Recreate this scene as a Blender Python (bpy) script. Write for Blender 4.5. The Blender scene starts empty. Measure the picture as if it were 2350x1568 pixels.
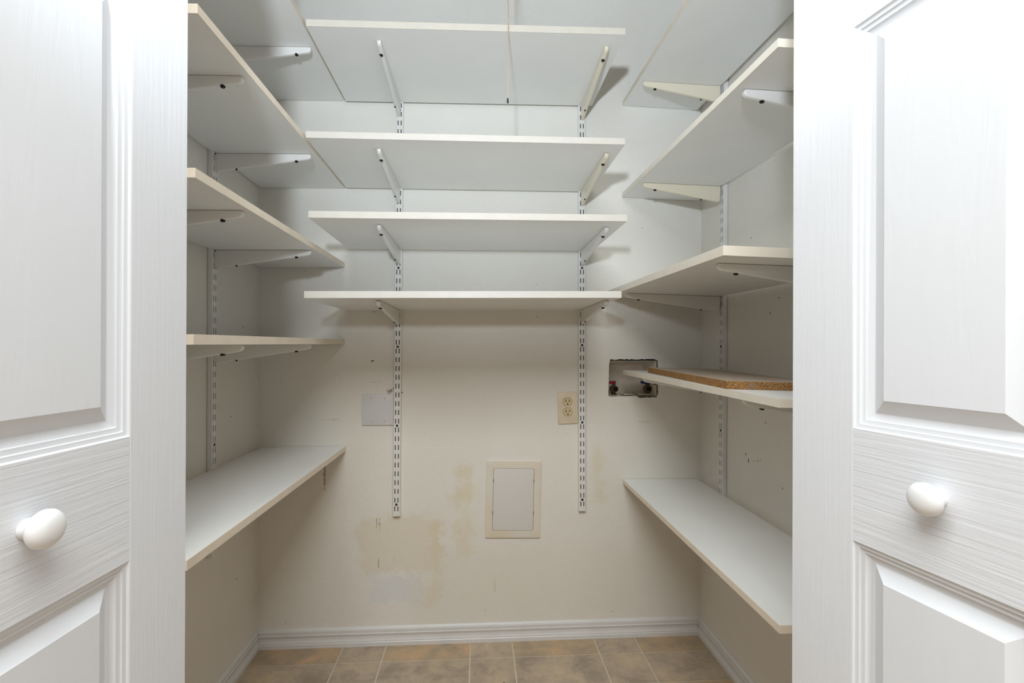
import bpy, bmesh, math, random
from mathutils import Vector, Matrix
random.seed(7)
scene = bpy.context.scene
COL = scene.collection

# ------------------------------------------------------------------ camera
H = 1.075                      # lens height above the floor (m)
cam_d = bpy.data.cameras.new('camera'); cam = bpy.data.objects.new('camera', cam_d); COL.objects.link(cam)
cam.location = (0, 0, H)
cam.rotation_euler = (math.radians(90), 0, math.radians(-3.2))
cam_d.sensor_fit = 'HORIZONTAL'; cam_d.sensor_width = 36.0
cam_d.lens = 36.0 * 1100 / 2350
cam_d.shift_x = (1175 - 1156.5) / 2350
cam_d.shift_y = (802 - 784) / 2350
cam_d.clip_start = 0.02
scene.camera = cam

# ------------------------------------------------------------------ light
world = bpy.data.worlds.new('world'); scene.world = world; world.use_nodes = True
bg = world.node_tree.nodes['Background']
bg.inputs[0].default_value = (1.0, 0.74, 0.50, 1); bg.inputs[1].default_value = 0.28

def area(name, loc, target, sx, sy, power, color, shape='RECTANGLE'):
    d = bpy.data.lights.new(name, 'AREA'); d.shape = shape; d.size = sx; d.size_y = sy
    d.energy = power; d.color = color
    o = bpy.data.objects.new(name, d); COL.objects.link(o); o.location = loc
    o.rotation_euler = (Vector(target) - Vector(loc)).to_track_quat('-Z', 'Y').to_euler()
    return o
area('room_ceiling_light', (-0.13, -0.40, 2.42), (-0.13, -0.40, 0.0), 1.4, 1.4, 58, (0.93, 0.98, 1.0))
fl = bpy.data.lights.new('flash_light', 'SPOT'); fl.energy = 104; fl.color = (0.79, 0.89, 1.0); fl.shadow_soft_size = 0.04
fl.spot_size = math.radians(96); fl.spot_blend = 1.0
flo = bpy.data.objects.new('flash_light', fl); COL.objects.link(flo); flo.location = (-0.137, -0.29, 1.449)
flo.rotation_euler = (Vector((0.04, 1.77, 2.68)) - Vector(flo.location)).to_track_quat('-Z', 'Y').to_euler()

vs = scene.view_settings
vs.view_transform = 'Standard'; vs.look = 'None'; vs.gamma = 1.0; vs.use_curve_mapping = False
vs.exposure = 0.17

# ------------------------------------------------------------------ helpers
def link(o, parent=None):
    COL.objects.link(o)
    if parent is not None: o.parent = parent
    return o
def tag(o, label, cat=None, group=None, kind=None):
    o['label'] = label
    if cat: o['category'] = cat
    if group: o['group'] = group
    if kind: o['kind'] = kind
    return o
def empty(name, loc=(0, 0, 0), rot=(0, 0, 0)):
    o = bpy.data.objects.new(name, None); o.empty_display_size = 0.05
    o.location = loc; o.rotation_euler = rot
    return link(o)
def finish(name, bm, mat, parent=None, smooth=False, angle=35):
    bmesh.ops.recalc_face_normals(bm, faces=bm.faces[:])
    me = bpy.data.meshes.new(name); bm.to_mesh(me); bm.free()
    me.materials.append(mat)
    if smooth:
        me.polygons.foreach_set('use_smooth', [True] * len(me.polygons))
        me.set_sharp_from_angle(angle=math.radians(angle))
    return link(bpy.data.objects.new(name, me), parent)
def raw(name, verts, faces, mat, parent=None, smooth=False):
    me = bpy.data.meshes.new(name); me.from_pydata([tuple(v) for v in verts], [], faces); me.update()
    me.materials.append(mat)
    if smooth: me.polygons.foreach_set('use_smooth', [True] * len(me.polygons))
    return link(bpy.data.objects.new(name, me), parent)
def copy_obj(o, parent=None):
    return link(o.copy(), parent)
def hexa(bm, v8):
    """v8: bottom 4 ccw then top 4 ccw"""
    vs_ = [bm.verts.new(v) for v in v8]
    for f in ((0, 3, 2, 1), (4, 5, 6, 7), (0, 1, 5, 4), (1, 2, 6, 5), (2, 3, 7, 6), (3, 0, 4, 7)):
        bm.faces.new([vs_[i] for i in f])
    return vs_
def box(bm, x0, x1, y0, y1, z0, z1):
    return hexa(bm, [(x0, y0, z0), (x1, y0, z0), (x1, y1, z0), (x0, y1, z0), (x0, y0, z1), (x1, y0, z1), (x1, y1, z1), (x0, y1, z1)])
def bevel_all(bm, w, seg=1):
    bmesh.ops.bevel(bm, geom=bm.edges[:], offset=w, segments=seg, profile=0.5, affect='EDGES', clamp_overlap=True)
def prism(bm, pts, y0, y1, axis='Y'):
    """extrude a 2-D outline (a,b) from y0 to y1 along axis"""
    def P(a, b, t):
        return {'Y': (a, t, b), 'X': (t, a, b), 'Z': (a, b, t)}[axis]
    A = [bm.verts.new(P(a, b, y0)) for a, b in pts]; B = [bm.verts.new(P(a, b, y1)) for a, b in pts]
    n = len(pts)
    bm.faces.new(A); bm.faces.new(B[::-1])
    for i in range(n): bm.faces.new((A[i], B[i], B[(i + 1) % n], A[(i + 1) % n]))
def lathe(bm, prof, axis='X', n=28, center=(0, 0, 0)):
    """prof: (distance along axis, radius)"""
    rings = []
    cx, cy, cz = center
    for d, r in prof:
        ring = []
        for k in range(n):
            a = 2 * math.pi * k / n; c, s = math.cos(a) * r, math.sin(a) * r
            p = {'X': (d, c, s), 'Y': (c, d, s), 'Z': (c, s, d)}[axis]
            ring.append(bm.verts.new((p[0] + cx, p[1] + cy, p[2] + cz)))
        rings.append(ring)
    for A, B in zip(rings, rings[1:]):
        for k in range(n): bm.faces.new((A[k], A[(k + 1) % n], B[(k + 1) % n], B[k]))
    bm.faces.new(rings[0]); bm.faces.new(rings[-1][::-1])
def tube(name, pts, r, mat, parent=None, res=4, cyclic=False):
    c = bpy.data.curves.new(name, 'CURVE'); c.dimensions = '3D'; c.bevel_depth = r; c.bevel_resolution = res
    s = c.splines.new('POLY'); s.points.add(len(pts) - 1); s.use_cyclic_u = cyclic; c.use_fill_caps = True
    for p, q in zip(s.points, pts): p.co = (*q, 1)
    tmp = bpy.data.objects.new(name, c)
    me = bpy.data.meshes.new_from_object(tmp); bpy.data.objects.remove(tmp); bpy.data.curves.remove(c)
    me.name = name; me.materials.clear(); me.materials.append(mat)
    me.polygons.foreach_set('use_smooth', [True] * len(me.polygons))
    return link(bpy.data.objects.new(name, me), parent)
def rrect(cx, cz, w, h, r, n=5):
    pts = []
    for sx, sz, a0 in ((1, 1, 0), (-1, 1, 90), (-1, -1, 180), (1, -1, 270)):
        for k in range(n + 1):
            a = math.radians(a0 + 90 * k / n)
            pts.append((cx + sx * (w / 2 - r) + r * math.cos(a), cz + sz * (h / 2 - r) + r * math.sin(a)))
    return pts

# ------------------------------------------------------------------ materials
def srgb(r, g, b):
    f = lambda c: (c / 255 / 12.92) if c / 255 <= 0.04045 else ((c / 255 + 0.055) / 1.055) ** 2.4
    return (f(r), f(g), f(b), 1)
class M:
    def __init__(s, name, rough=0.5, spec=0.5, metal=0.0):
        s.m = bpy.data.materials.new(name); s.m.use_nodes = True
        s.t = s.m.node_tree; s.n = s.t.nodes; s.l = s.t.links
        s.b = s.n['Principled BSDF']; s.b.inputs['Roughness'].default_value = rough
        s.b.inputs['Specular IOR Level'].default_value = spec; s.b.inputs['Metallic'].default_value = metal
        s.tc = s.n.new('ShaderNodeTexCoord')
    def col(s, c):
        if isinstance(c, tuple): s.b.inputs['Base Color'].default_value = c
        else: s.l.new(c, s.b.inputs['Base Color'])
        return s
    def map(s, scale=(1, 1, 1), coord='Object', rot=(0, 0, 0)):
        mp = s.n.new('ShaderNodeMapping'); mp.inputs['Scale'].default_value = scale; mp.inputs['Rotation'].default_value = rot
        s.l.new(s.tc.outputs[coord], mp.inputs['Vector']); return mp.outputs[0]
    def noise(s, scale, vec=None, detail=3, rough=0.55, dist=0.0):
        n = s.n.new('ShaderNodeTexNoise'); n.inputs['Scale'].default_value = scale; n.inputs['Detail'].default_value = detail
        n.inputs['Roughness'].default_value = rough; n.inputs['Distortion'].default_value = dist
        s.l.new(vec if vec is not None else s.tc.outputs['Object'], n.inputs['Vector']); return n.outputs['Fac']
    def ramp(s, fac, stops):
        r = s.n.new('ShaderNodeValToRGB'); e = r.color_ramp.elements
        while len(e) < len(stops): e.new(0.5)
        for el, (p, c) in zip(e, stops): el.position = p; el.color = c
        s.l.new(fac, r.inputs[0]); return r.outputs[0]
    def mix(s, fac, a, b, mode='MIX'):
        x = s.n.new('ShaderNodeMix'); x.data_type = 'RGBA'; x.blend_type = mode
        for sock, v in ((x.inputs[0], fac), (x.inputs[6], a), (x.inputs[7], b)):
            if isinstance(v, (tuple, float, int)): sock.default_value = v
            else: s.l.new(v, sock)
        return x.outputs[2]
    def math(s, op, a, b=0.0):
        x = s.n.new('ShaderNodeMath'); x.operation = op
        for sock, v in ((x.inputs[0], a), (x.inputs[1], b)):
            if isinstance(v, (float, int)): sock.default_value = v
            else: s.l.new(v, sock)
        return x.outputs[0]
    def mrange(s, v, a, b, c, d):
        x = s.n.new('ShaderNodeMapRange'); x.inputs[1].default_value = a; x.inputs[2].default_value = b
        x.inputs[3].default_value = c; x.inputs[4].default_value = d; x.interpolation_type = 'SMOOTHSTEP'
        s.l.new(v, x.inputs[0]); return x.outputs[0]
    def bump(s, h, strength=0.2, dist=0.002):
        b = s.n.new('ShaderNodeBump'); b.inputs['Strength'].default_value = strength; b.inputs['Distance'].default_value = dist
        s.l.new(h, b.inputs['Height'])
        prev = s.b.inputs['Normal'].links
        if prev: s.l.new(prev[0].from_socket, b.inputs['Normal'])
        s.l.new(b.outputs[0], s.b.inputs['Normal']); return s

def simple(name, c, rough=0.5, spec=0.5, metal=0.0, var=0.0, scale=6):
    m = M(name, rough, spec, metal)
    if var:
        d = tuple(x * (1 - var) for x in c[:3]) + (1,)
        m.col(m.ramp(m.noise(scale), [(0.35, d), (0.65, c)]))
    else: m.col(c)
    return m.m

WALLC = (0.80, 0.778, 0.72, 1)
def wall_mat(name, stains=False):
    m = M(name, 0.62, 0.25)
    base = m.ramp(m.noise(2.2, detail=4), [(0.35, (0.77, 0.742, 0.675, 1)), (0.65, WALLC)])
    if stains:
        sp = m.n.new('ShaderNodeSeparateXYZ'); m.l.new(m.tc.outputs['Object'], sp.inputs[0])
        x, z = sp.outputs['X'], sp.outputs['Z']
        nz = m.math('MULTIPLY', m.math('SUBTRACT', m.noise(16, detail=5, rough=0.65), 0.5), 0.16)
        nf = m.math('MULTIPLY', m.math('SUBTRACT', m.noise(70, detail=3), 0.5), 0.012)
        def patch(cx, cz, hx, hz, soft, n=nz):
            ax = m.math('SUBTRACT', m.math('ABSOLUTE', m.math('SUBTRACT', x, cx)), hx)
            az = m.math('SUBTRACT', m.math('ABSOLUTE', m.math('SUBTRACT', z, cz)), hz)
            d = m.math('ADD', m.math('MAXIMUM', ax, az), n)
            return m.mrange(d, -soft, soft, 1.0, 0.0)
        def lay(base, msk, c, k): return m.mix(m.math('MULTIPLY', msk, k), base, c)
        base = lay(base, patch(-0.285, 0.36, 0.145, 0.10, 0.02), (0.74, 0.675, 0.555, 1), 0.8)
        base = lay(base, patch(-0.30, 0.205, 0.085, 0.045, 0.02), (0.70, 0.71, 0.715, 1), 0.75)
        base = lay(base, patch(-0.035, 0.48, 0.018, 0.16, 0.03), (0.74, 0.67, 0.50, 1), 0.7)
        base = lay(base, patch(-0.075, 0.52, 0.008, 0.12, 0.02), (0.74, 0.66, 0.51, 1), 0.6)
        base = lay(base, patch(-0.155, 0.29, 0.012, 0.14, 0.02), (0.74, 0.62, 0.44, 1), 0.6)
        base = lay(base, patch(0.20, 0.20, 0.42, 0.12, 0.07), (0.74, 0.70, 0.60, 1), 0.5)
        base = lay(base, patch(0.45, 0.62, 0.012, 0.10, 0.03), (0.74, 0.66, 0.50, 1), 0.6)
        for cx, cz, hz, k in ((-0.3655, 0.440, 0.020, .7), (-0.3545, 0.435, 0.024, .5), (-0.3585, 0.295, 0.016, .7), (0.065, 0.20, 0.02, .3)):
            base = lay(base, patch(cx, cz, 0.0012, hz, 0.0025, nf), (0.23, 0.14, 0.07, 1), k)
        base = lay(base, patch(-0.552, 0.61, 0.0035, 0.045, 0.002, m.math('MULTIPLY', nf, 1.6)), (0.25, 0.08, 0.05, 1), 0.6)
        for cx, cz, hx in ((-0.53, 0.82, 0.035), (0.625, 0.802, 0.022), (-0.37, 0.955, 0.015), (0.33, 1.25, 0.02)):
            base = lay(base, patch(cx, cz, hx, 0.0012, 0.002, nf), (0.30, 0.28, 0.24, 1), 0.35)
        sc = m.mrange(m.noise(9, detail=6, rough=0.7), 0.66, 0.76, 0.0, 0.35)
        base = m.mix(sc, base, (0.46, 0.42, 0.36, 1))
    else:
        sc = m.mrange(m.noise(7, detail=6, rough=0.72), 0.66, 0.76, 0.0, 0.4)
        base = m.mix(sc, base, (0.45, 0.42, 0.36, 1))
    m.col(base)
    m.bump(m.noise(135, detail=4, rough=0.6, dist=0.5), 0.42, 0.003)
    m.bump(m.noise(38, detail=2), 0.10, 0.004)
    return m.m
MAT = {}
MAT['wall'] = wall_mat('wall_paint'); MAT['wall_back'] = wall_mat('wall_paint_marked', True)
MAT['ceiling'] = simple('ceiling_paint', (0.75, 0.74, 0.71, 1), 0.7, 0.2)
MAT['trim'] = simple('trim_paint', (0.72, 0.71, 0.70, 1), 0.35, 0.4, var=0.05, scale=18)
MAT['laminate'] = simple('white_laminate', (0.85, 0.85, 0.825, 1), 0.38, 0.4, var=0.03, scale=5)
MAT['laminate_shade_tan'] = simple('shade_tan_laminate', (0.50, 0.405, 0.32, 1), 0.4, 0.4, var=0.08, scale=6)  # tan puts the shade on the loose board's top into its colour
MAT['band_cream'] = simple('cream_edge_band', (0.84, 0.745, 0.615, 1), 0.4, 0.4, var=0.06, scale=25)
MAT['band_white_dimmed'] = simple('white_edge_band_dimmed', (0.66, 0.635, 0.585, 1), 0.4, 0.4, var=0.04, scale=25)  # white band colour darkened to offset strong light on the lowest back shelf
MAT['band_pale_dimmed'] = simple('pale_edge_band_dimmed', (0.575, 0.545, 0.485, 1), 0.45, 0.35, var=0.04, scale=25)  # darker copy of the edge band, offsets strong front light on the middle shelves
MAT['band_ivory'] = simple('ivory_edge_band', (0.79, 0.735, 0.635, 1), 0.4, 0.4, var=0.04, scale=25)
MAT['metal_white'] = simple('white_powder_coat', (0.76, 0.75, 0.72, 1), 0.25, 0.5)
MAT['metal_cream'] = simple('cream_powder_coat', (0.74, 0.68, 0.54, 1), 0.25, 0.5)
MAT['black'] = simple('black_screw', (0.006, 0.006, 0.006, 1), 0.5, 0.3)
MAT['screw'] = simple('screw_steel', (0.055, 0.055, 0.055, 1), 0.4, 0.5, 0.4)
MAT['knob'] = simple('white_knob', (0.84, 0.84, 0.84, 1), 0.28, 0.5)
MAT['plate_white'] = simple('white_cover_plate', (0.68, 0.67, 0.68, 1), 0.4, 0.4)
MAT['plate_almond'] = simple('almond_cover_plate', (0.76, 0.66, 0.50, 1), 0.4, 0.4, var=0.08, scale=30)
MAT['recept'] = simple('ivory_receptacle', (0.66, 0.54, 0.32, 1), 0.4, 0.4)
MAT['gap'] = simple('dark_gap', (0.015, 0.012, 0.010, 1), 0.8, 0.1)
MAT['panel_white'] = simple('access_door_plastic', (0.70, 0.67, 0.64, 1), 0.45, 0.3, var=0.02)
m = M('access_frame_plastic', 0.45, 0.3)
m.col(m.ramp(m.noise(7, detail=2), [(0.42, (0.74, 0.70, 0.62, 1)), (0.62, (0.74, 0.65, 0.51, 1))])); MAT['panel_frame'] = m.m
MAT['boxliner'] = simple('outlet_box_plastic', (0.70, 0.64, 0.55, 1), 0.5, 0.3, var=0.15, scale=40)
MAT['gypsum'] = simple('torn_drywall_edge', (0.42, 0.37, 0.29, 1), 0.9, 0.1, var=0.5, scale=160)
MAT['brass'] = simple('tarnished_brass', (0.20, 0.16, 0.10, 1), 0.45, 0.5, 0.7, var=0.4, scale=90)
MAT['red'] = simple('red_lever', (0.25, 0.008, 0.010, 1), 0.4, 0.5)
MAT['blue'] = simple('blue_lever', (0.010, 0.018, 0.22, 1), 0.4, 0.5)
MAT['string'] = simple('tan_string', (0.60, 0.47, 0.33, 1), 0.8, 0.1)
MAT['ink'] = simple('black_marker', (0.02, 0.02, 0.02, 1), 0.7, 0.2)
MAT['rust'] = simple('rust_mark', (0.22, 0.10, 0.04, 1), 0.8, 0.1)
MAT['grout'] = simple('pale_grout', (0.66, 0.575, 0.445, 1), 0.8, 0.2, var=0.1, scale=30)
def chip_mat():
    m = M('raw_particle_board', 0.85, 0.15)
    v = m.map((1, 1, 2.2))
    a = m.noise(260, v, 3, 0.7, 0.6); b = m.noise(28, None, 3)
    c = m.ramp(a, [(0.30, (0.085, 0.035, 0.012, 1)), (0.48, (0.30, 0.15, 0.055, 1)), (0.68, (0.55, 0.33, 0.14, 1))])
    c = m.mix(m.mrange(b, 0.62, 0.70, 0.0, 0.45), c, (0.25, 0.20, 0.19, 1))
    m.col(c); m.bump(a, 0.5, 0.002); return m.m
MAT['chip'] = chip_mat()
def tile_mat(name, c1, c2, c3):
    m = M(name, 0.42, 0.35)
    v = m.map((1, 1, 1), 'Object')
    oi = m.n.new('ShaderNodeObjectInfo')
    add = m.n.new('ShaderNodeVectorMath'); add.operation = 'ADD'; m.l.new(v, add.inputs[0]); m.l.new(oi.outputs['Location'], add.inputs[1])
    vec = add.outputs[0]
    a = m.noise(9, vec, 6, 0.65, 0.4); b = m.noise(45, vec, 4, 0.7)
    c = m.ramp(a, [(0.34, c1), (0.50, c2), (0.66, c3)])
    c = m.mix(m.mrange(b, 0.45, 0.75, 0.0, 0.5), c, c1)
    m.col(c); m.bump(m.noise(120, vec, 3), 0.12, 0.001); return m.m
MAT['tile_grey'] = tile_mat('grey_tan_tile', (0.32, 0.255, 0.19, 1), (0.45, 0.36, 0.265, 1), (0.56, 0.44, 0.30, 1))
MAT['tile_orange'] = tile_mat('orange_tan_tile', (0.36, 0.285, 0.20, 1), (0.47, 0.35, 0.225, 1), (0.60, 0.39, 0.225, 1))
def door_mat(name, axis):
    m = M(name, 0.5, 0.35)
    sc = {'Z': (75, 75, 3.2), 'Y': (60, 3.2, 110)}[axis]
    v = m.map(sc)
    g = m.noise(1.6, v, 5, 0.6, 0.35)
    m.col(m.ramp(m.noise(3), [(0.3, (0.755, 0.770, 0.80, 1)), (0.7, (0.78, 0.797, 0.83, 1))]))
    m.bump(g, {'Z': 0.24, 'Y': 0.36}[axis], 0.0020); return m.m
MAT['door_v'] = door_mat('door_paint_vertical_grain', 'Z'); MAT['door_h'] = door_mat('door_paint_horizontal_grain', 'Y')
m = M('door_panel_paint', 0.5, 0.35)
g = m.noise(1.3, m.map((26, 26, 4)), 4, 0.6, 1.2); m.col((0.768, 0.785, 0.815, 1)); m.bump(g, 0.16, 0.003); MAT['door_p'] = m.m

# ------------------------------------------------------------------ the room shell
D = 1.77; CEIL = 2.44
XL = lambda z: -0.7898 + 0.0036 * z
XR = lambda z: 0.8398 + 0.0051 * z
YF0, YF1 = 0.685, 0.80          # front wall of the closet: outer and inner face
# back wall with the torn square hole
bm = bmesh.new()
outer = [(XL(0) - .0, 0), (XR(0), 0), (XR(CEIL), CEIL), (XL(CEIL), CEIL)]
hx0, hx1, hz0, hz1 = 0.4905, 0.680, 0.8945, 1.0365
hole = []
def run(a, b, n, amp):
    for k in range(n):
        t = k / n
        j = 0 if k == 0 else random.uniform(-amp, amp)
        x, z = a[0] + (b[0] - a[0]) * t, a[1] + (b[1] - a[1]) * t
        if abs(a[0] - b[0]) > abs(a[1] - b[1]): z += j
        else: x += j
        hole.append((x, z))
run((hx0, hz0 + .006), (hx0 + .004, hz1 - .004), 14, .0012)
run((hx0 + .006, hz1), (hx1 - .003, hz1 + .002), 22, .0016)
run((hx1, hz1 - .004), (hx1, hz0 + .006), 16, .0012)
run((hx1 - .006, hz0), (0.600, hz0 - .001), 10, .0012)
run((0.596, hz0 + .005), (hx0 + .006, hz0 + .003), 14, .0018)
ov = [bm.verts.new((x, D, z)) for x, z in outer]; hv = [bm.verts.new((x, D, z)) for x, z in hole]
edges = [bm.edges.new((l[i], l[(i + 1) % len(l)])) for l in (ov, hv) for i in range(len(l))]
bmesh.ops.triangle_fill(bm, edges=edges, use_beauty=True)
wall_back = finish('wall_back', bm, MAT['wall_back'])
tag(wall_back, 'stained off-white back wall of the closet', 'wall', kind='structure')
n = len(hole)
V = [(x, D, z) for x, z in hole] + [(x, D + .0125, z) for x, z in hole]
raw('torn_edge', V, [(i, (i + 1) % n, n + (i + 1) % n, n + i) for i in range(n)], MAT['gypsum'], wall_back)
# dark wall cavity behind the drywall, around the box
bm = bmesh.new(); box(bm, hx0 - .05, hx1 + .05, D + .0125, D + .135, hz0 - .05, hz1 + .05)
bm.faces.ensure_lookup_table()
for f in [f for f in bm.faces if abs(f.normal.y) > .9 and f.calc_center_median().y < D + .02] : bm.faces.remove(f)
for f in [f for f in bm.faces if f.calc_center_median().y < D + .014]: bm.faces.remove(f)
finish('wall_cavity', bm, MAT['gap'], wall_back)

def slab(name, v8, mat, label, cat):
    bm = bmesh.new(); hexa(bm, v8); o = finish(name, bm, mat); tag(o, label, cat, kind='structure'); return o
T = 0.10
slab('wall_left', [(XL(0) - T, YF0, 0), (XL(0), YF0, 0), (XL(0), D, 0), (XL(0) - T, D, 0),
                   (XL(CEIL) - T, YF0, CEIL), (XL(CEIL), YF0, CEIL), (XL(CEIL), D, CEIL), (XL(CEIL) - T, D, CEIL)],
     MAT['wall'], 'off-white left side wall of the closet', 'wall')
slab('wall_right', [(XR(0), YF0, 0), (XR(0) + T, YF0, 0), (XR(0) + T, D, 0), (XR(0), D, 0),
                    (XR(CEIL), YF0, CEIL), (XR(CEIL) + T, YF0, CEIL), (XR(CEIL) + T, D, CEIL), (XR(CEIL), D, CEIL)],
     MAT['wall'], 'scuffed off-white right side wall of the closet', 'wall')
bm = bmesh.new()
JL, JR, HEAD = -0.535, 0.60, 2.07
box(bm, -1.6, JL, YF0, YF1, 0, CEIL); box(bm, JR, 1.6, YF0, YF1, 0, CEIL); box(bm, JL, JR, YF0, YF1, HEAD, CEIL)
tag(finish('wall_front', bm, MAT['wall']), 'front wall around the closet opening behind the doors', 'wall', kind='structure')
bm = bmesh.new(); box(bm, -1.7, 1.7, -1.9, D + .02, CEIL, CEIL + .08)
tag(finish('ceiling', bm, MAT['ceiling']), 'white ceiling above the closet and room', 'ceiling', kind='structure')

# floor: grout bed with separate vinyl tiles
bm = bmesh.new(); box(bm, -1.7, 1.7, -1.9, D, -0.06, -0.0016)
floor = tag(finish('floor', bm, MAT['grout']), 'tan and grey patterned tile floor with pale grout', 'floor', kind='structure')
P = 0.4575; G = 0.0026
xs = []; x = 0.128 - 4 * P
while x < 1.7:
    xs += [(x, x + 0.3045), (x + 0.3045, x + P)]; x += P
ys = []; y = 1.67 - 5 * P
while y < D:
    ys += [(y, y + 0.3045), (y + 0.3045, y + P)]; y += P
mesh_cache = {}
for i, (x0, x1) in enumerate(xs):
    for j, (y0, y1) in enumerate(ys):
        lx, hx = (-1.7, 1.7) if y1 < YF0 + .3 else (XL(0), XR(0))
        ax, bx, ay, by = max(x0, lx) + G, min(x1, hx) - G, max(y0, -1.2) + G, min(y1, D) - G
        if bx - ax < .01 or by - ay < .01: continue
        w, d = round(bx - ax, 4), round(by - ay, 4)
        big = (x1 - x0) > .2 and (y1 - y0) > .2
        key = (w, d, big)
        if key not in mesh_cache:
            bm = bmesh.new(); box(bm, -w / 2, w / 2, -d / 2, d / 2, -0.0016, 0)
            o = finish('tile', bm, MAT['tile_orange' if big else 'tile_grey'], floor); mesh_cache[key] = o.data
        else:
            o = link(bpy.data.objects.new('tile', mesh_cache[key]), floor)
        o.location = ((ax + bx) / 2, (ay + by) / 2, 0)
# small dark chip of debris on the floor
bm = bmesh.new(); lathe(bm, [(0, .004), (.002, .0045), (.004, .002)], 'Z', 7)
for v in bm.verts: v.co.x *= random.uniform(.6, 1.1); v.co.y *= 1.6
o = finish('floor_debris', bm, MAT['gap']); o.location = (0.0865, 1.535, 0)
tag(o, 'tiny dark crumb lying on the tile floor', 'debris')

# baseboards
prof = [(0, 0), (.0125, 0), (.0125, .014), (.0105, .0165), (.0115, .019), (.0085, .026), (.0075, .034), (.009, .041), (.0105, .043), (.0105, .0455), (.0085, .047), (.0085, .0575), (.006, .0625), (.0025, .066), (0, .066)]
def baseboard(name, a, b, nrm, label):
    bm = bmesh.new(); A = []; B = []
    for p, z in prof:
        A.append(bm.verts.new((a[0] + nrm[0] * p, a[1] + nrm[1] * p, z))); B.append(bm.verts.new((b[0] + nrm[0] * p, b[1] + nrm[1] * p, z)))
    k = len(prof); bm.faces.new(A); bm.faces.new(B[::-1])
    for i in range(k): bm.faces.new((A[i], B[i], B[(i + 1) % k], A[(i + 1) % k]))
    tag(finish(name, bm, MAT['trim']), label, 'baseboard', kind='structure')
baseboard('baseboard_back', (XL(0), D), (XR(0), D), (0, -1), 'white ridged baseboard along the back wall')
baseboard('baseboard_left', (XL(0), YF1), (XL(0), D - .012), (1, 0), 'white ridged baseboard along the left wall')
baseboard('baseboard_right', (XR(0), YF1), (XR(0), D - .012), (-1, 0), 'white ridged baseboard along the right wall')

# ------------------------------------------------------------------ bifold door leaves
def rect_loops(bm, x0, x1, z0, z1, prof_, xs_):
    """concentric rectangles: prof_ (inset, depth)"""
    loops = []
    for ins, dep in prof_:
        loops.append([bm.verts.new((dep, sy, sz)) for sy, sz in ((x0 + ins, z0 + ins), (x1 - ins, z0 + ins), (x1 - ins, z1 - ins), (x0 + ins, z1 - ins))])
    for A, B in zip(loops, loops[1:]):
        for k in range(4): bm.faces.new((A[k], A[(k + 1) % 4], B[(k + 1) % 4], B[k]))
    return loops
def door(name, X, Y, ang, side, label, knob_a, knob_z):
    # local frame: leaf runs along -Y from the far edge (y=0) towards the room, face at x=0 looking +X
    root = empty(name, (X, Y, 0)); tag(root, label, 'door', kind='structure')
    if side == 'L':
        root.rotation_euler = (0, 0.0045, -ang)
    else:
        root.rotation_euler = (0, 0.0032, ang)
    mir = 1 if side == 'L' else -1
    W, S, z0, z1, th = 0.381, 0.0949, 0.012, 2.03, 0.034
    def part(nm, build, mat, smooth=False, ang_=30):
        bm = bmesh.new(); build(bm)
        for v in bm.verts: v.co.x *= mir
        o = finish(nm, bm, MAT[mat], root, smooth, ang_); return o
    for a, b in ((-S, 0), (-W, -W + S)):
        def f(bm, a=a, b=b):
            box(bm, -th, 0, a, b, z0, z1); bevel_all(bm, .0012)
        part('stile', f, 'door_v')
    panels = [(0.200, 0.8361), (0.9765, 1.4785), (1.590, 1.915)]
    rails = [(z0, 0.200), (0.8361, 0.9765), (1.4785, 1.590), (1.915, z1)]
    for a, b in rails:
        part('rail', lambda bm, a=a, b=b: box(bm, -th, -.0001, -W + S, -S, a, b), 'door_h')
    for a, b in panels:
        pr = [(0, -.0002), (.0015, -.0024), (.0045, -.0030), (.0060, -.0030), (.0068, -.0048), (.0105, -.0056), (.0118, -.0056), (.0128, -.0074), (.0185, -.0098), (.0205, -.0100)]
        part('panel_molding', lambda bm, a=a, b=b: rect_loops(bm, -W + S, -S, a, b, pr, None), 'door_p', True, 25)
        def f(bm, a=a, b=b):
            L = rect_loops(bm, -W + S, -S, a, b, [(.0205, -.0100), (.0215, -.0098), (.0365, -.0022), (.0378, -.0012), (.0388, -.0012)], None)
            bm.faces.new(L[-1])
        part('panel', f, 'door_p', True, 12)
        part('panel_back', lambda bm, a=a, b=b: box(bm, -th, -.014, -W + S, -S, a, b), 'door_p')
    bm = bmesh.new()
    lathe(bm, [(0, .0092), (.003, .0088), (.0055, .0078), (.008, .0085), (.0098, .0115), (.0122, .0150), (.0155, .0172), (.0188, .0174), (.0220, .0158), (.0248, .0124), (.0264, .0078), (.0270, .0025)], 'X', 36)
    for v in bm.verts: v.co.x *= mir
    k = finish('knob', bm, MAT['knob'], root, True, 60); k.location = (0, -knob_a, knob_z); k['label'] = 'round white mushroom knob'
    return root
door('door_1', -0.3899, 0.6597, 0.0679, 'L', 'white molded bifold door leaf on the left', 0.211, 0.9155)
door('door_2', 0.4517, 0.6683, 0.1619, 'R', 'white molded bifold door leaf on the right', 0.192, 0.918)

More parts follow.
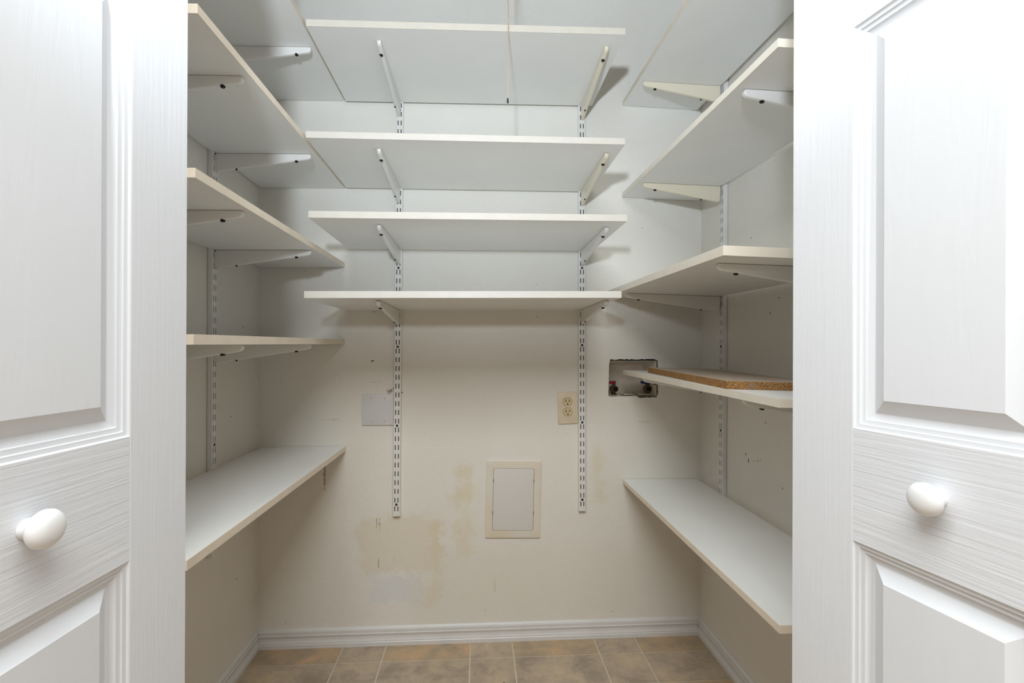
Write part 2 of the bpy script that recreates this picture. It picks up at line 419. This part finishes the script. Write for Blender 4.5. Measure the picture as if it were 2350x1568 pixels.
# ------------------------------------------------------------------ shelf standards (twin-slot rails)
PITCH = 0.0318; SW, SD = 0.0254, 0.0140
def rail_mesh():
    """local: back on y=0, face at y=-SD, along z from 0"""
    L = 1.62; bm = bmesh.new()
    xs_ = [-SW / 2 + .0012, -.0071, -.0039, .0039, .0071, SW / 2 - .0012]
    zb = [0]; slots = set(); z = 0.0425 - .0159   # first row centre
    while z + .012 < L:
        zb += [z - .0088, z + .0088]; slots.add(len(zb) - 2); z += PITCH
    zb.append(L)
    grid = [[bm.verts.new((x, -SD, z)) for x in xs_] for z in zb]
    for r in range(len(zb) - 1):
        for c in range(5):
            if r in slots and c in (1, 3):
                # inner lips of the slot
                q = [grid[r][c], grid[r][c + 1], grid[r + 1][c + 1], grid[r + 1][c]]
                b = [bm.verts.new(v.co + Vector((0, .0007, 0))) for v in q]
                for k in range(4): bm.faces.new((q[k], q[(k + 1) % 4], b[(k + 1) % 4], b[k]))
                continue
            bm.faces.new((grid[r][c], grid[r][c + 1], grid[r + 1][c + 1], grid[r + 1][c]))
    for sx, c in ((-1, 0), (1, 5)):
        A = [grid[0][c], grid[-1][c]]
        s1 = [bm.verts.new((sx * SW / 2, -SD + .0012, z)) for z in (0, L)]
        s2 = [bm.verts.new((sx * SW / 2, 0, z)) for z in (0, L)]
        side = [grid[r][c] for r in range(len(zb))]
        bm.faces.new(side + [s1[1], s1[0]])
        bm.faces.new((s1[0], s1[1], s2[1], s2[0]))
    # end caps
    for r, z in ((0, 0), (-1, L)):
        e = [bm.verts.new((-SW / 2, 0, z)), bm.verts.new((SW / 2, 0, z)), bm.verts.new((SW / 2, -SD, z)), bm.verts.new((-SW / 2, -SD, z))]
        bm.faces.new(e)
    bmesh.ops.recalc_face_normals(bm, faces=bm.faces[:])
    me = bpy.data.meshes.new('rail'); bm.to_mesh(me); bm.free(); me.materials.append(MAT['metal_white']); return me
RAIL = rail_mesh()
bm = bmesh.new(); box(bm, -.0098, .0098, -SD + .0022, -.0012, .004, 1.616)  # near-black plate behind the slots, paints in the shade of the hollow rail
_c = finish('slot_shade', bm, simple('painted_slot_shade', (0.035, 0.034, 0.032, 1), 0.6, 0.3)); SLOT_SHADE = _c.data; bpy.data.objects.remove(_c)
bm = bmesh.new(); lathe(bm, [(0, .0047), (-.0010, .0047), (-.0016, .0034), (-.0010, .0012)], 'Y', 14)
_s = finish('screw', bm, MAT['screw'], None, True); SCREW = _s.data; bpy.data.objects.remove(_s)
_zs = [0.0425 + .286 * k for k in range(6)]
def standard(loc, rz, lean, label):
    root = empty('shelf_standard', loc)
    root.matrix_world = Matrix.Translation(loc) @ Matrix.Rotation(lean, 4, 'Y') @ Matrix.Rotation(rz, 4, 'Z')
    tag(root, label, 'shelf standard', 'white twin-slot wall standards')
    link(bpy.data.objects.new('rail', RAIL), root); link(bpy.data.objects.new('slot_shade', SLOT_SHADE), root)
    for z in _zs:
        s = link(bpy.data.objects.new('screw', SCREW), root); s.location = (0, -SD + .0002, z)
    return root
R90 = math.pi / 2
standard((-0.2925, D - .0008, 0.470), 0, 0.0085, 'white slotted rail on the back wall beside the blank plate')
standard((0.3888, D - .0008, 0.476), 0, -0.0012, 'white slotted rail on the back wall beside the outlet')
standard((XL(.47) + .0010, 1.4555, 0.466), R90, 0.0036, 'white slotted rail on the left side wall near the back corner')
standard((XR(.47) - .0010, 1.590, 0.470), -R90, 0.0051, 'white slotted rail on the right side wall near the back corner')
standard((XL(.47) + .0010, 1.047, 0.466), R90, 0.0036, 'white slotted rail on the left side wall hidden behind the door')
standard((XR(.47) - .0010, 0.985, 0.470), -R90, 0.0051, 'white slotted rail on the right side wall hidden behind the door')

# ------------------------------------------------------------------ shelves
SHELF = {}
def side_shelf(key, side, Xi, Yend, z0, sx, sy, t, band, label, group):
    """z0 = underside at inner back corner, sx / sy = drop per metre towards wall / camera"""
    sg = -1 if side == 'L' else 1
    Xw = -0.7735 if side == 'L' else 0.8295
    Yb = D - .003
    zf = lambda X, Y: z0 - sx * abs(X - Xi) - sy * (D - Y)
    root = empty('wall_shelf', (Xi, Yb, z0)); tag(root, label, 'shelf', group)
    def bx(bm, xa, xb, ya, yb, t0, t1, bev):
        c = [(xa, ya), (xb, ya), (xb, yb), (xa, yb)]
        hexa(bm, [(X - Xi, Y - Yb, zf(X, Y) + t0 - z0) for X, Y in c] + [(X - Xi, Y - Yb, zf(X, Y) + t1 - z0) for X, Y in c])
        if bev: bevel_all(bm, bev)
    e = .0014
    bm = bmesh.new(); bx(bm, Xi + sg * e, Xw, Yend + e, Yb, 0, t, 0); finish('board', bm, MAT['laminate'], root)
    bm = bmesh.new(); bx(bm, Xi, Xi + sg * e, Yend, Yb, -.0002, t + .0002, .0003); finish('edge_band', bm, MAT[band], root)
    bm = bmesh.new(); bx(bm, Xi + sg * e, Xw, Yend, Yend + e, -.0002, t + .0002, .0003); finish('edge_band', bm, MAT[band], root)
    SHELF[key] = zf
gl, gr, gb = 'shelves on the left wall', 'shelves on the right wall', 'shelves on the back wall'
side_shelf('L1', 'L', -0.4800, 0.850, 1.9768, .018, .006, .0165, 'band_cream', 'white laminate shelf highest on the left wall, cut by the frame top', gl)
side_shelf('L2', 'L', -0.4787, 0.850, 1.6589, .013, .008, .0165, 'band_cream', 'white laminate shelf second from top on the left wall', gl)
side_shelf('L3', 'L', -0.4802, 0.846, 1.3725, .013, .0045, .0165, 'band_cream', 'white laminate shelf third from top on the left wall', gl)
side_shelf('L4', 'L', -0.4802, 0.841, 1.0940, .010, .0117, .0172, 'band_cream', 'left wall shelf at eye level, seen edge-on', gl)
side_shelf('L5', 'L', -0.4756, 0.815, 0.7070, .004, -.0044, .0165, 'band_cream', 'lowest shelf on the left wall showing its white top', gl)
side_shelf('R1', 'R', 0.5433, 0.840, 1.9885, .032, .030, .0150, 'band_cream', 'white laminate shelf highest on the right wall, cut by the frame top', gr)
side_shelf('R2', 'R', 0.5417, 0.835, 1.6445, .028, .0255, .0155, 'band_ivory', 'white laminate shelf second from top on the right wall', gr)
side_shelf('R3', 'R', 0.4738, 0.899, 1.2690, .030, .0145, .0190, 'band_ivory', 'wider white shelf third from top on the right wall', gr)
side_shelf('R4', 'R', 0.5433, 0.836, 0.9819, .024, .0132, .0158, 'band_ivory', 'right wall shelf with the raw particle board on it', gr)
side_shelf('R5', 'R', 0.5450, 0.836, 0.5730, .010, .0125, .0150, 'band_cream', 'lowest shelf on the right wall showing its white top', gr)

def back_shelf(key, XA, XB, Yf, zL, zR, t, band, label):
    Yb = D - .0155
    zf = lambda X, Y: zL + (zR - zL) * (X - XA) / (XB - XA)
    root = empty('wall_shelf', (XA, Yb, zL)); tag(root, label, 'shelf', gb)
    def bx(bm, xa, xb, ya, yb, t0, t1, bev):
        c = [(xa, ya), (xb, ya), (xb, yb), (xa, yb)]
        hexa(bm, [(X - XA, Y - Yb, zf(X, Y) + t0 - zL) for X, Y in c] + [(X - XA, Y - Yb, zf(X, Y) + t1 - zL) for X, Y in c])
        if bev: bevel_all(bm, bev)
    e = .0014
    bm = bmesh.new(); bx(bm, XA, XB, Yf + e, Yb, 0, t, 0); finish('board', bm, MAT['laminate'], root)
    bm = bmesh.new(); bx(bm, XA, XB, Yf, Yf + e, -.0002, t + .0002, .0003); finish('edge_band', bm, MAT[band], root)
    SHELF[key] = zf
back_shelf('B1', -0.4720, 0.4245, 1.352, 1.9687, 1.9775, .0185, 'band_ivory', 'topmost white shelf on the back wall behind the pull string')
back_shelf('B2', -0.4700, 0.4210, 1.345, 1.6568, 1.6592, .0180, 'band_pale_dimmed', 'white shelf second from top on the back wall')
back_shelf('B3', -0.4620, 0.4255, 1.340, 1.4357, 1.4390, .0185, 'band_pale_dimmed', 'white shelf third from top on the back wall')
back_shelf('B4', -0.4750, 0.4110, 1.345, 1.2160, 1.2219, .0190, 'band_white_dimmed', 'lowest white shelf on the back wall above the outlet')

# ------------------------------------------------------------------ shelf brackets
BR = {}
def bracket_meshes(L, matname):
    key = (L, matname)
    if key in BR: return BR[key]
    bm = bmesh.new()
    pts = [(0, 0), (L - .003, 0), (L, -.003), (L - .0005, -.008), (L - .005, -.0128), (L - .012, -.0150), (.012, -.0515), (.004, -.0525), (0, -.049)]
    prism(bm, pts, -.006, .006)
    bmesh.ops.recalc_face_normals(bm, faces=bm.faces[:])
    lower = [e for e in bm.edges if abs(e.verts[0].co.y - e.verts[1].co.y) < 1e-6 and max(v.co.z for v in e.verts) < -.002]
    bmesh.ops.bevel(bm, geom=lower, offset=.0032, segments=4, profile=0.5, affect='EDGES', clamp_overlap=True)
    o = finish('arm', bm, MAT[matname], None, True, 40); arm = o.data; bpy.data.objects.remove(o)
    def disc(r, name):
        bm = bmesh.new(); lathe(bm, [(.0015, r), (-.0022, r), (-.0034, r * .7)], 'Z', 14)
        o = finish(name, bm, MAT['black'], None, True); d = o.data; bpy.data.objects.remove(o); return d
    BR[key] = (arm, disc(.0050, 'screw'), disc(.0027, 'rivet')); return BR[key]
def bracket(origin, rz, L, pitch, matname, label, yaw=0.0):
    arm, big, small = bracket_meshes(L, matname)
    root = empty('shelf_bracket'); root.matrix_world = Matrix.Translation(origin) @ Matrix.Rotation(rz + yaw, 4, 'Z') @ Matrix.Rotation(-pitch, 4, 'Y')
    tag(root, label, 'shelf bracket', 'white steel shelf brackets')
    link(bpy.data.objects.new('arm', arm), root)
    sl = math.atan2(.0365, L - .024)
    for nm, me, x in (('screw', big, L - .043), ('rivet', small, .062)):
        s = link(bpy.data.objects.new(nm, me), root)
        s.location = (x, -.0012 if nm == 'screw' else -.003, -.0150 - (L - .012 - x) * .0365 / (L - .024) + .0002)
        s.rotation_euler = (0, -sl, 0)
    return root
E_ = .0011
names = {'B1': 'topmost back wall shelf', 'B2': 'second back wall shelf from top', 'B3': 'third back wall shelf from top', 'B4': 'lowest back wall shelf'}
for k in ('B1', 'B2', 'B3', 'B4'):
    for X, wh in ((-0.2835, 'left'), (0.3885, 'right')):
        if k == 'B4' and X < 0: X = -0.286
        z = SHELF[k](X, D) - E_
        mt = 'metal_cream' if (wh == 'right' and k in ('B1', 'B2')) else 'metal_white'
        bracket((X, D - SD, z), -R90, 0.355, 0, mt, f'{"cream" if mt == "metal_cream" else "white"} steel bracket at the {wh} under the {names[k]}', yaw=0.0 if wh == 'left' else -0.012)
names = {'L1': 'highest left wall shelf', 'L2': 'second left wall shelf from top', 'L3': 'third left wall shelf from top', 'L4': 'eye-level left wall shelf',
         'R1': 'highest right wall shelf', 'R2': 'second right wall shelf from top', 'R3': 'third right wall shelf from top', 'R4': 'right wall shelf carrying the particle board'}
SL = {'L1': .018, 'L2': .013, 'L3': .013, 'L4': .010, 'R1': .032, 'R2': .028, 'R3': .030, 'R4': .024}
for k in names:
    for fr in (0, 1):
        if k in ('L1', 'R1') and fr: continue
        if k[0] == 'L': X, Y, rz, L = -0.7725, (1.4615, 1.047)[fr], 0, 0.278
        else: X, Y, rz, L = 0.8285, (1.598, 0.985)[fr], math.pi, (0.324 if k == 'R3' else 0.267)
        mt = 'metal_cream' if k in ('R1', 'R2') and not fr else 'metal_white'
        c = 'cream' if mt == 'metal_cream' else 'white'
        bracket((X, Y, SHELF[k](X, Y) - E_), rz, L, SL[k], mt,
                f'{c} steel bracket nearer the {"door" if fr else "back corner"} under the {names[k]}')

# ------------------------------------------------------------------ loose particle board lying on the right shelf
zf = SHELF['R4']; t0 = .0158 + .0006
root = empty('loose_board', (0.5455, 1.022, zf(.5455, 1.022) + t0)); tag(root, 'loose laminated board with raw brown particle edge lying on right shelf', 'board')
ang = math.atan2(.0415, .588)
def Q(a, b):   # a along the long edge (away from camera), b across towards the wall
    X = .5455 + math.sin(ang) * a + math.cos(ang) * b; Y = 1.022 + math.cos(ang) * a - math.sin(ang) * b
    return X, Y
LB, WB, TB = 0.60, 0.225, 0.0172
def lb(name, a0, a1, b0, b1, z0, z1, mat):
    c = [Q(a0, b0), Q(a0, b1), Q(a1, b1), Q(a1, b0)]; o0 = root.location
    bm = bmesh.new(); hexa(bm, [(x - o0.x, y - o0.y, zf(x, y) + t0 + z0 - o0.z) for x, y in c] + [(x - o0.x, y - o0.y, zf(x, y) + t0 + z1 - o0.z) for x, y in c])
    return finish(name, bm, MAT[mat], root)
lb('core', 0, LB, 0, WB, 0, TB, 'chip')
lb('laminate_top', .0004, LB - .0004, .0004, WB - .0004, TB, TB + .0008, 'laminate_shade_tan')

# ------------------------------------------------------------------ pull string with bell end
sx_, sy_ = 0.0858, 1.343
root = empty('pull_string', (sx_, sy_, 1.7805)); tag(root, 'tan pull string with loop hanging before the top back shelf', 'string')
tube('cord', [(0.0004, 0, 0.0), (0.0008, 0, .10), (0.0016, 0, .21), (.0012, 0, .27), (.001, 0, .3), (.0, 0, CEIL - 1.7805)], .0013, MAT['string'], root)
lp = []
for k in range(25):
    a = math.pi * (k / 24)
    lp.append((.0125 - .0105 * math.cos(a) - .0012, -.003, .247 - .026 * math.sin(a) - (0)))
lp = [(.004, -.002, .55), (.0015, -.003, .33), (-.0005, -.003, .272)] + lp + [(.0215, -.003, .272), (.0175, -.003, .32), (.006, -.002, .50)]
tube('loop', lp, .0009, MAT['string'], root)
bm = bmesh.new(); lathe(bm, [(-.014, .0022), (-.012, .0030), (-.004, .0026), (.0, .0012), (.002, .0008)], 'Z', 12)
finish('bell_end', bm, MAT['screw'], root, True)

# ------------------------------------------------------------------ wall fixtures
def plate(parent, name, cx, cz, w, h, t, r, mat, y=0.0, bev=.002):
    bm = bmesh.new(); prism(bm, rrect(cx, cz, w, h, r), y, y - t)
    bmesh.ops.recalc_face_normals(bm, faces=bm.faces[:])
    front = [e for e in bm.edges if all(abs(v.co.y - (y - t)) < 1e-6 for v in e.verts)]
    if bev: bmesh.ops.bevel(bm, geom=front, offset=bev, segments=2, profile=.6, affect='EDGES', clamp_overlap=True)
    return finish(name, bm, MAT[mat], parent, True, 30)
# duplex outlet
o = empty('electrical_outlet', (0.3360, D, 0.858), (0, math.radians(-1.6), 0)); tag(o, 'almond duplex power outlet on the back wall', 'outlet')
plate(o, 'cover_plate', 0, 0, .0737, .1190, .0055, .002, 'plate_almond', 0, .0035)
for cz in (.0225, -.0155):
    pts = []
    for k in range(40):
        a = 2 * math.pi * k / 40; x_, z_ = .0172 * math.cos(a), .0172 * math.sin(a)
        pts.append((x_ , max(-.0143, min(.0143, z_)) + cz))
    bm = bmesh.new(); prism(bm, pts, -.004, -.0068); fc = finish('receptacle', bm, MAT['recept'], o)
    bm = bmesh.new(); prism(bm, [(x_ * 1.045, (z_ - cz) * 1.06 + cz) for x_, z_ in pts], -.004, -.0058); finish('receptacle_gap', bm, MAT['gap'], fc)
    for x_, hh in ((-.0064, .0095), (.0064, .0080)):
        bm = bmesh.new(); box(bm, x_ - .0012, x_ + .0012, -.0071, -.0060, cz + .0035 - hh / 2, cz + .0035 + hh / 2); finish('slot', bm, MAT['gap'], fc)
    bm = bmesh.new(); lathe(bm, [(-.0060, .0026), (-.0071, .0026)], 'Y', 12, (0, 0, cz - .0085)); finish('ground_hole', bm, MAT['gap'], fc)
bm = bmesh.new(); lathe(bm, [(-.0050, .0030), (-.0062, .0028), (-.0066, .0016)], 'Y', 12, (0, 0, .0035)); finish('screw', bm, MAT['plate_almond'], o, True)
# blank two-gang plate
o = empty('blank_cover_plate', (-0.3605, D, 0.8555), (0, math.radians(.4), 0)); tag(o, 'blank white square cover plate beside the left wall rail', 'cover plate')
plate(o, 'cover_plate', 0, 0, .1130, .1125, .0055, .0015, 'plate_white', 0, .0025)
for x_ in (-.0230, .0245):
    for z_, a in ((.0415, .3), (-.0415, 1.4)):
        bm = bmesh.new(); lathe(bm, [(-.0050, .0034), (-.0063, .0032), (-.0067, .0018)], 'Y', 12)
        s = finish('screw', bm, MAT['plate_white'], o, True); s.location = (x_, 0, z_); s.rotation_euler = (0, a + x_ * 20, 0)
        bm = bmesh.new(); box(bm, -.0028, .0028, -.0070, -.0064, -.0005, .0005); finish('screw_slot', bm, MAT['gap'], s)
# access panel
o = empty('access_panel', (0.1334, D, 0.5204), (0, math.radians(1.25), 0)); tag(o, 'cream plastic access panel low on the back wall', 'access panel')
def ring(bm, out, inn, y0, y1):
    n_ = len(out); F = []
    for pts, y_ in ((out, y0), (out, y1), (inn, y1), (inn, y0)): F.append([bm.verts.new((a, y_, b)) for a, b in pts])
    for A, B in zip(F, F[1:]):
        for k in range(n_): bm.faces.new((A[k], A[(k + 1) % n_], B[(k + 1) % n_], B[k]))
bm = bmesh.new(); ring(bm, rrect(0, 0, .2036, .2820, .004), rrect(0, .0, .1512, .2300, .005), 0, -.0060)
bmesh.ops.recalc_face_normals(bm, faces=bm.faces[:])
ed = [e for e in bm.edges if all(abs(v.co.y + .006) < 1e-6 for v in e.verts) and max(abs(v.co.x) for v in e.verts) > .09 or all(abs(v.co.y + .006) < 1e-6 and abs(v.co.z) > .13 for v in e.verts)]
bmesh.ops.bevel(bm, geom=ed, offset=.002, segments=2, profile=.6, affect='EDGES', clamp_overlap=True)
finish('frame', bm, MAT['panel_frame'], o, True, 30)
bm = bmesh.new(); prism(bm, rrect(0, 0, .1512, .2300, .005), -.0003, -.0012); finish('recess', bm, MAT['gap'], o)
plate(o, 'access_door', 0, 0, .1494, .2282, .0062, .0048, 'panel_white', 0, .0008)
for x_ in (-.0752, .0752):
    for z_ in (.068, -.050):
        bm = bmesh.new(); box(bm, x_ - .0009, x_ + .0009, -.0062, -.004, z_ - .007, z_ + .007); finish('latch_gap', bm, MAT['gap'], o)

# recessed washer outlet box
o = empty('washer_outlet_box', (0.585, D, 0.965)); tag(o, 'recessed plastic plumbing box in the torn wall hole', 'outlet box')
bm = bmesh.new()
x0, x1, z0, z1, dep = hx0 + .0005 - .585, hx1 - .0035 - .585, hz0 + .003 - .965, hz1 - .0045 - .965, .095
i0, i1, j0, j1 = x0 + .006, x1 - .022, z0 + .004, z1 - .017
F = [(x0, .006, z0), (x1, .006, z0), (x1, .006, z1), (x0, .006, z1)]; Bk = [(i0, dep, j0), (i1, dep, j0), (i1, dep, j1), (i0, dep, j1)]
fv = [bm.verts.new(v) for v in F]; bv = [bm.verts.new(v) for v in Bk]
for k in range(4): bm.faces.new((fv[k], fv[(k + 1) % 4], bv[(k + 1) % 4], bv[k]))
bm.faces.new(bv)
bo = finish('box_shell', bm, MAT['boxliner'], o); md = bo.modifiers.new('shell', 'SOLIDIFY'); md.thickness = .0015; md.offset = 0
for xa, xb in ((-.03, .008), (.025, .085)):
    bm = bmesh.new(); box(bm, xa, xb, .016, .075, z0 + .004, z0 + .0075); bevel_all(bm, .001); finish('knockout_tab', bm, MAT['boxliner'], o)
def valve(X, Z, mat, hx, label):
    v = empty('ball_valve', (X, D + .060, Z)); tag(v, label, 'valve', 'washer supply valves')
    bm = bmesh.new(); lathe(bm, [(-.028, .0125), (-.022, .0125), (-.0215, .0110), (.010, .0110), (.014, .008)], 'Y', 18, (0, 0, .019)); finish('body', bm, MAT['brass'], v, True, 30)
    bm = bmesh.new(); lathe(bm, [(-.0286, .0100), (-.0282, .0100)], 'Y', 18, (0, 0, .019)); finish('outlet_bore', bm, MAT['gap'], v)
    bm = bmesh.new(); lathe(bm, [(-.0275, .0120), (-.0292, .0120), (-.0292, .0102), (-.0275, .0102)], 'Y', 18, (0, 0, .019)); finish('outlet_rim', bm, MAT['brass'], v, True, 30)
    bm = bmesh.new(); lathe(bm, [(-.012, .0115), (-.002, .0115), (0, .0095), (.014, .0095)], 'Z', 6, (0, -.006, 0)); finish('inlet_nut', bm, MAT['brass'], v)
    bm = bmesh.new(); lathe(bm, [(.024, .008), (.035, .0075), (.036, .005), (.040, .005)], 'Z', 14, (0, -.008, 0)); finish('stem', bm, MAT['brass'], v, True, 30)
    bm = bmesh.new(); box(bm, hx - .0155, hx + .0155, -.016, .0, .0375, .0485); bevel_all(bm, .0025, 2); finish('lever_handle', bm, MAT[mat], v, True, 40)
valve(0.5262, 0.9045, 'red', -.009, 'brass valve with red lever at the left of the wall box')
valve(0.6563, 0.9045, 'blue', -.008, 'brass valve with blue lever at the right of the wall box')

# ------------------------------------------------------------------ marks on the wall (children of the walls)
def px(a, b):   # handwriting, laid out in metres on the wall
    return (-0.4430 + a * .1302e-3, D - .0006, 0.9653 - b * .1302e-3)
strokes = [[(872, 295), (905, 350), (945, 420)], [(915, 270), (950, 330), (985, 388)], [(905, 362), (935, 348), (962, 338)],
           [(965, 312), (962, 335), (975, 352), (998, 345), (1006, 322), (996, 300), (978, 298), (965, 312)],
           [(990, 262), (1015, 300), (1040, 338), (1048, 336)], [(990, 312), (1012, 296), (1036, 282)],
           [(1286, 352), (1300, 372), (1326, 366)], [(1300, 350), (1292, 388)]]
bmv, bmf = [], []
for st in strokes:
    pts = [Vector(px(*p)) for p in st]; w = .00075
    for i, p in enumerate(pts):
        d = (pts[min(i + 1, len(pts) - 1)] - pts[max(i - 1, 0)]); nrm = Vector((-d.z, 0, d.x)).normalized() * w
        b0 = len(bmv); bmv += [p + nrm, p - nrm]
        if i: bmf.append((b0 - 2, b0 - 1, b0 + 1, b0))
w_ = raw('handwriting', bmv, bmf, MAT['ink'], wall_back); w_['label'] = 'black handwritten word Hot'
def dot(parent, p, r, mat, axis='Y', name='nail_hole', sz=1.0):
    bm = bmesh.new(); lathe(bm, [(-.0008, r * .8), (.0008, r)], axis, 9)
    for v in bm.verts:
        v.co.z *= sz
        f_ = random.uniform(.8, 1.2); v.co.z *= f_
    o_ = finish(name, bm, MAT[mat], parent); o_.location = p
for x_, z_, r in ((-.3757, 1.2115, .0022), (.2213, 1.1963, .0018), (.2229, 1.3144, .0015), (-.3825, 1.0326, .0030), (-.3775, 1.0332, .0022), (-.3045, .9325, .0026),
                  (-.69, .085, .0014), (.505, .093, .0016), (-.13, .31, .0012), (.03, .11, .0013), (-.62, 1.36, .0014), (-.50, 1.35, .0012), (.04, 1.07, .0012), (.62, 1.53, .0013), (.70, .985, .0014)):
    dot(wall_back, (x_, D, z_), r, 'gap')
WR = bpy.data.objects['wall_right']; WL = bpy.data.objects['wall_left']
for y_, z_, sz, r in ((1.462, .745, 3.0, .0018), (1.447, .728, 3.2, .0022), (1.42, .733, 1.0, .0016), (1.400, .738, 1.4, .0018), (1.385, .744, 1.5, .0012)):
    dot(WR, (XR(z_), y_, z_), r, 'rust', 'X', 'scuff_mark', sz)
for y_, z_ in ((1.30, 1.22), (1.34, 1.18), (1.36, .86), (1.44, 1.42), (1.28, .69)):
    dot(WR, (XR(z_), y_, z_), .0010, 'gap', 'X', 'scuff_mark', 3)
for y_, z_ in ((1.62, .32), (1.58, .86), (1.36, .56), (1.66, 1.15)):
    dot(WL, (XL(z_), y_, z_), .0012, 'gap', 'X', 'scuff_mark', 2)
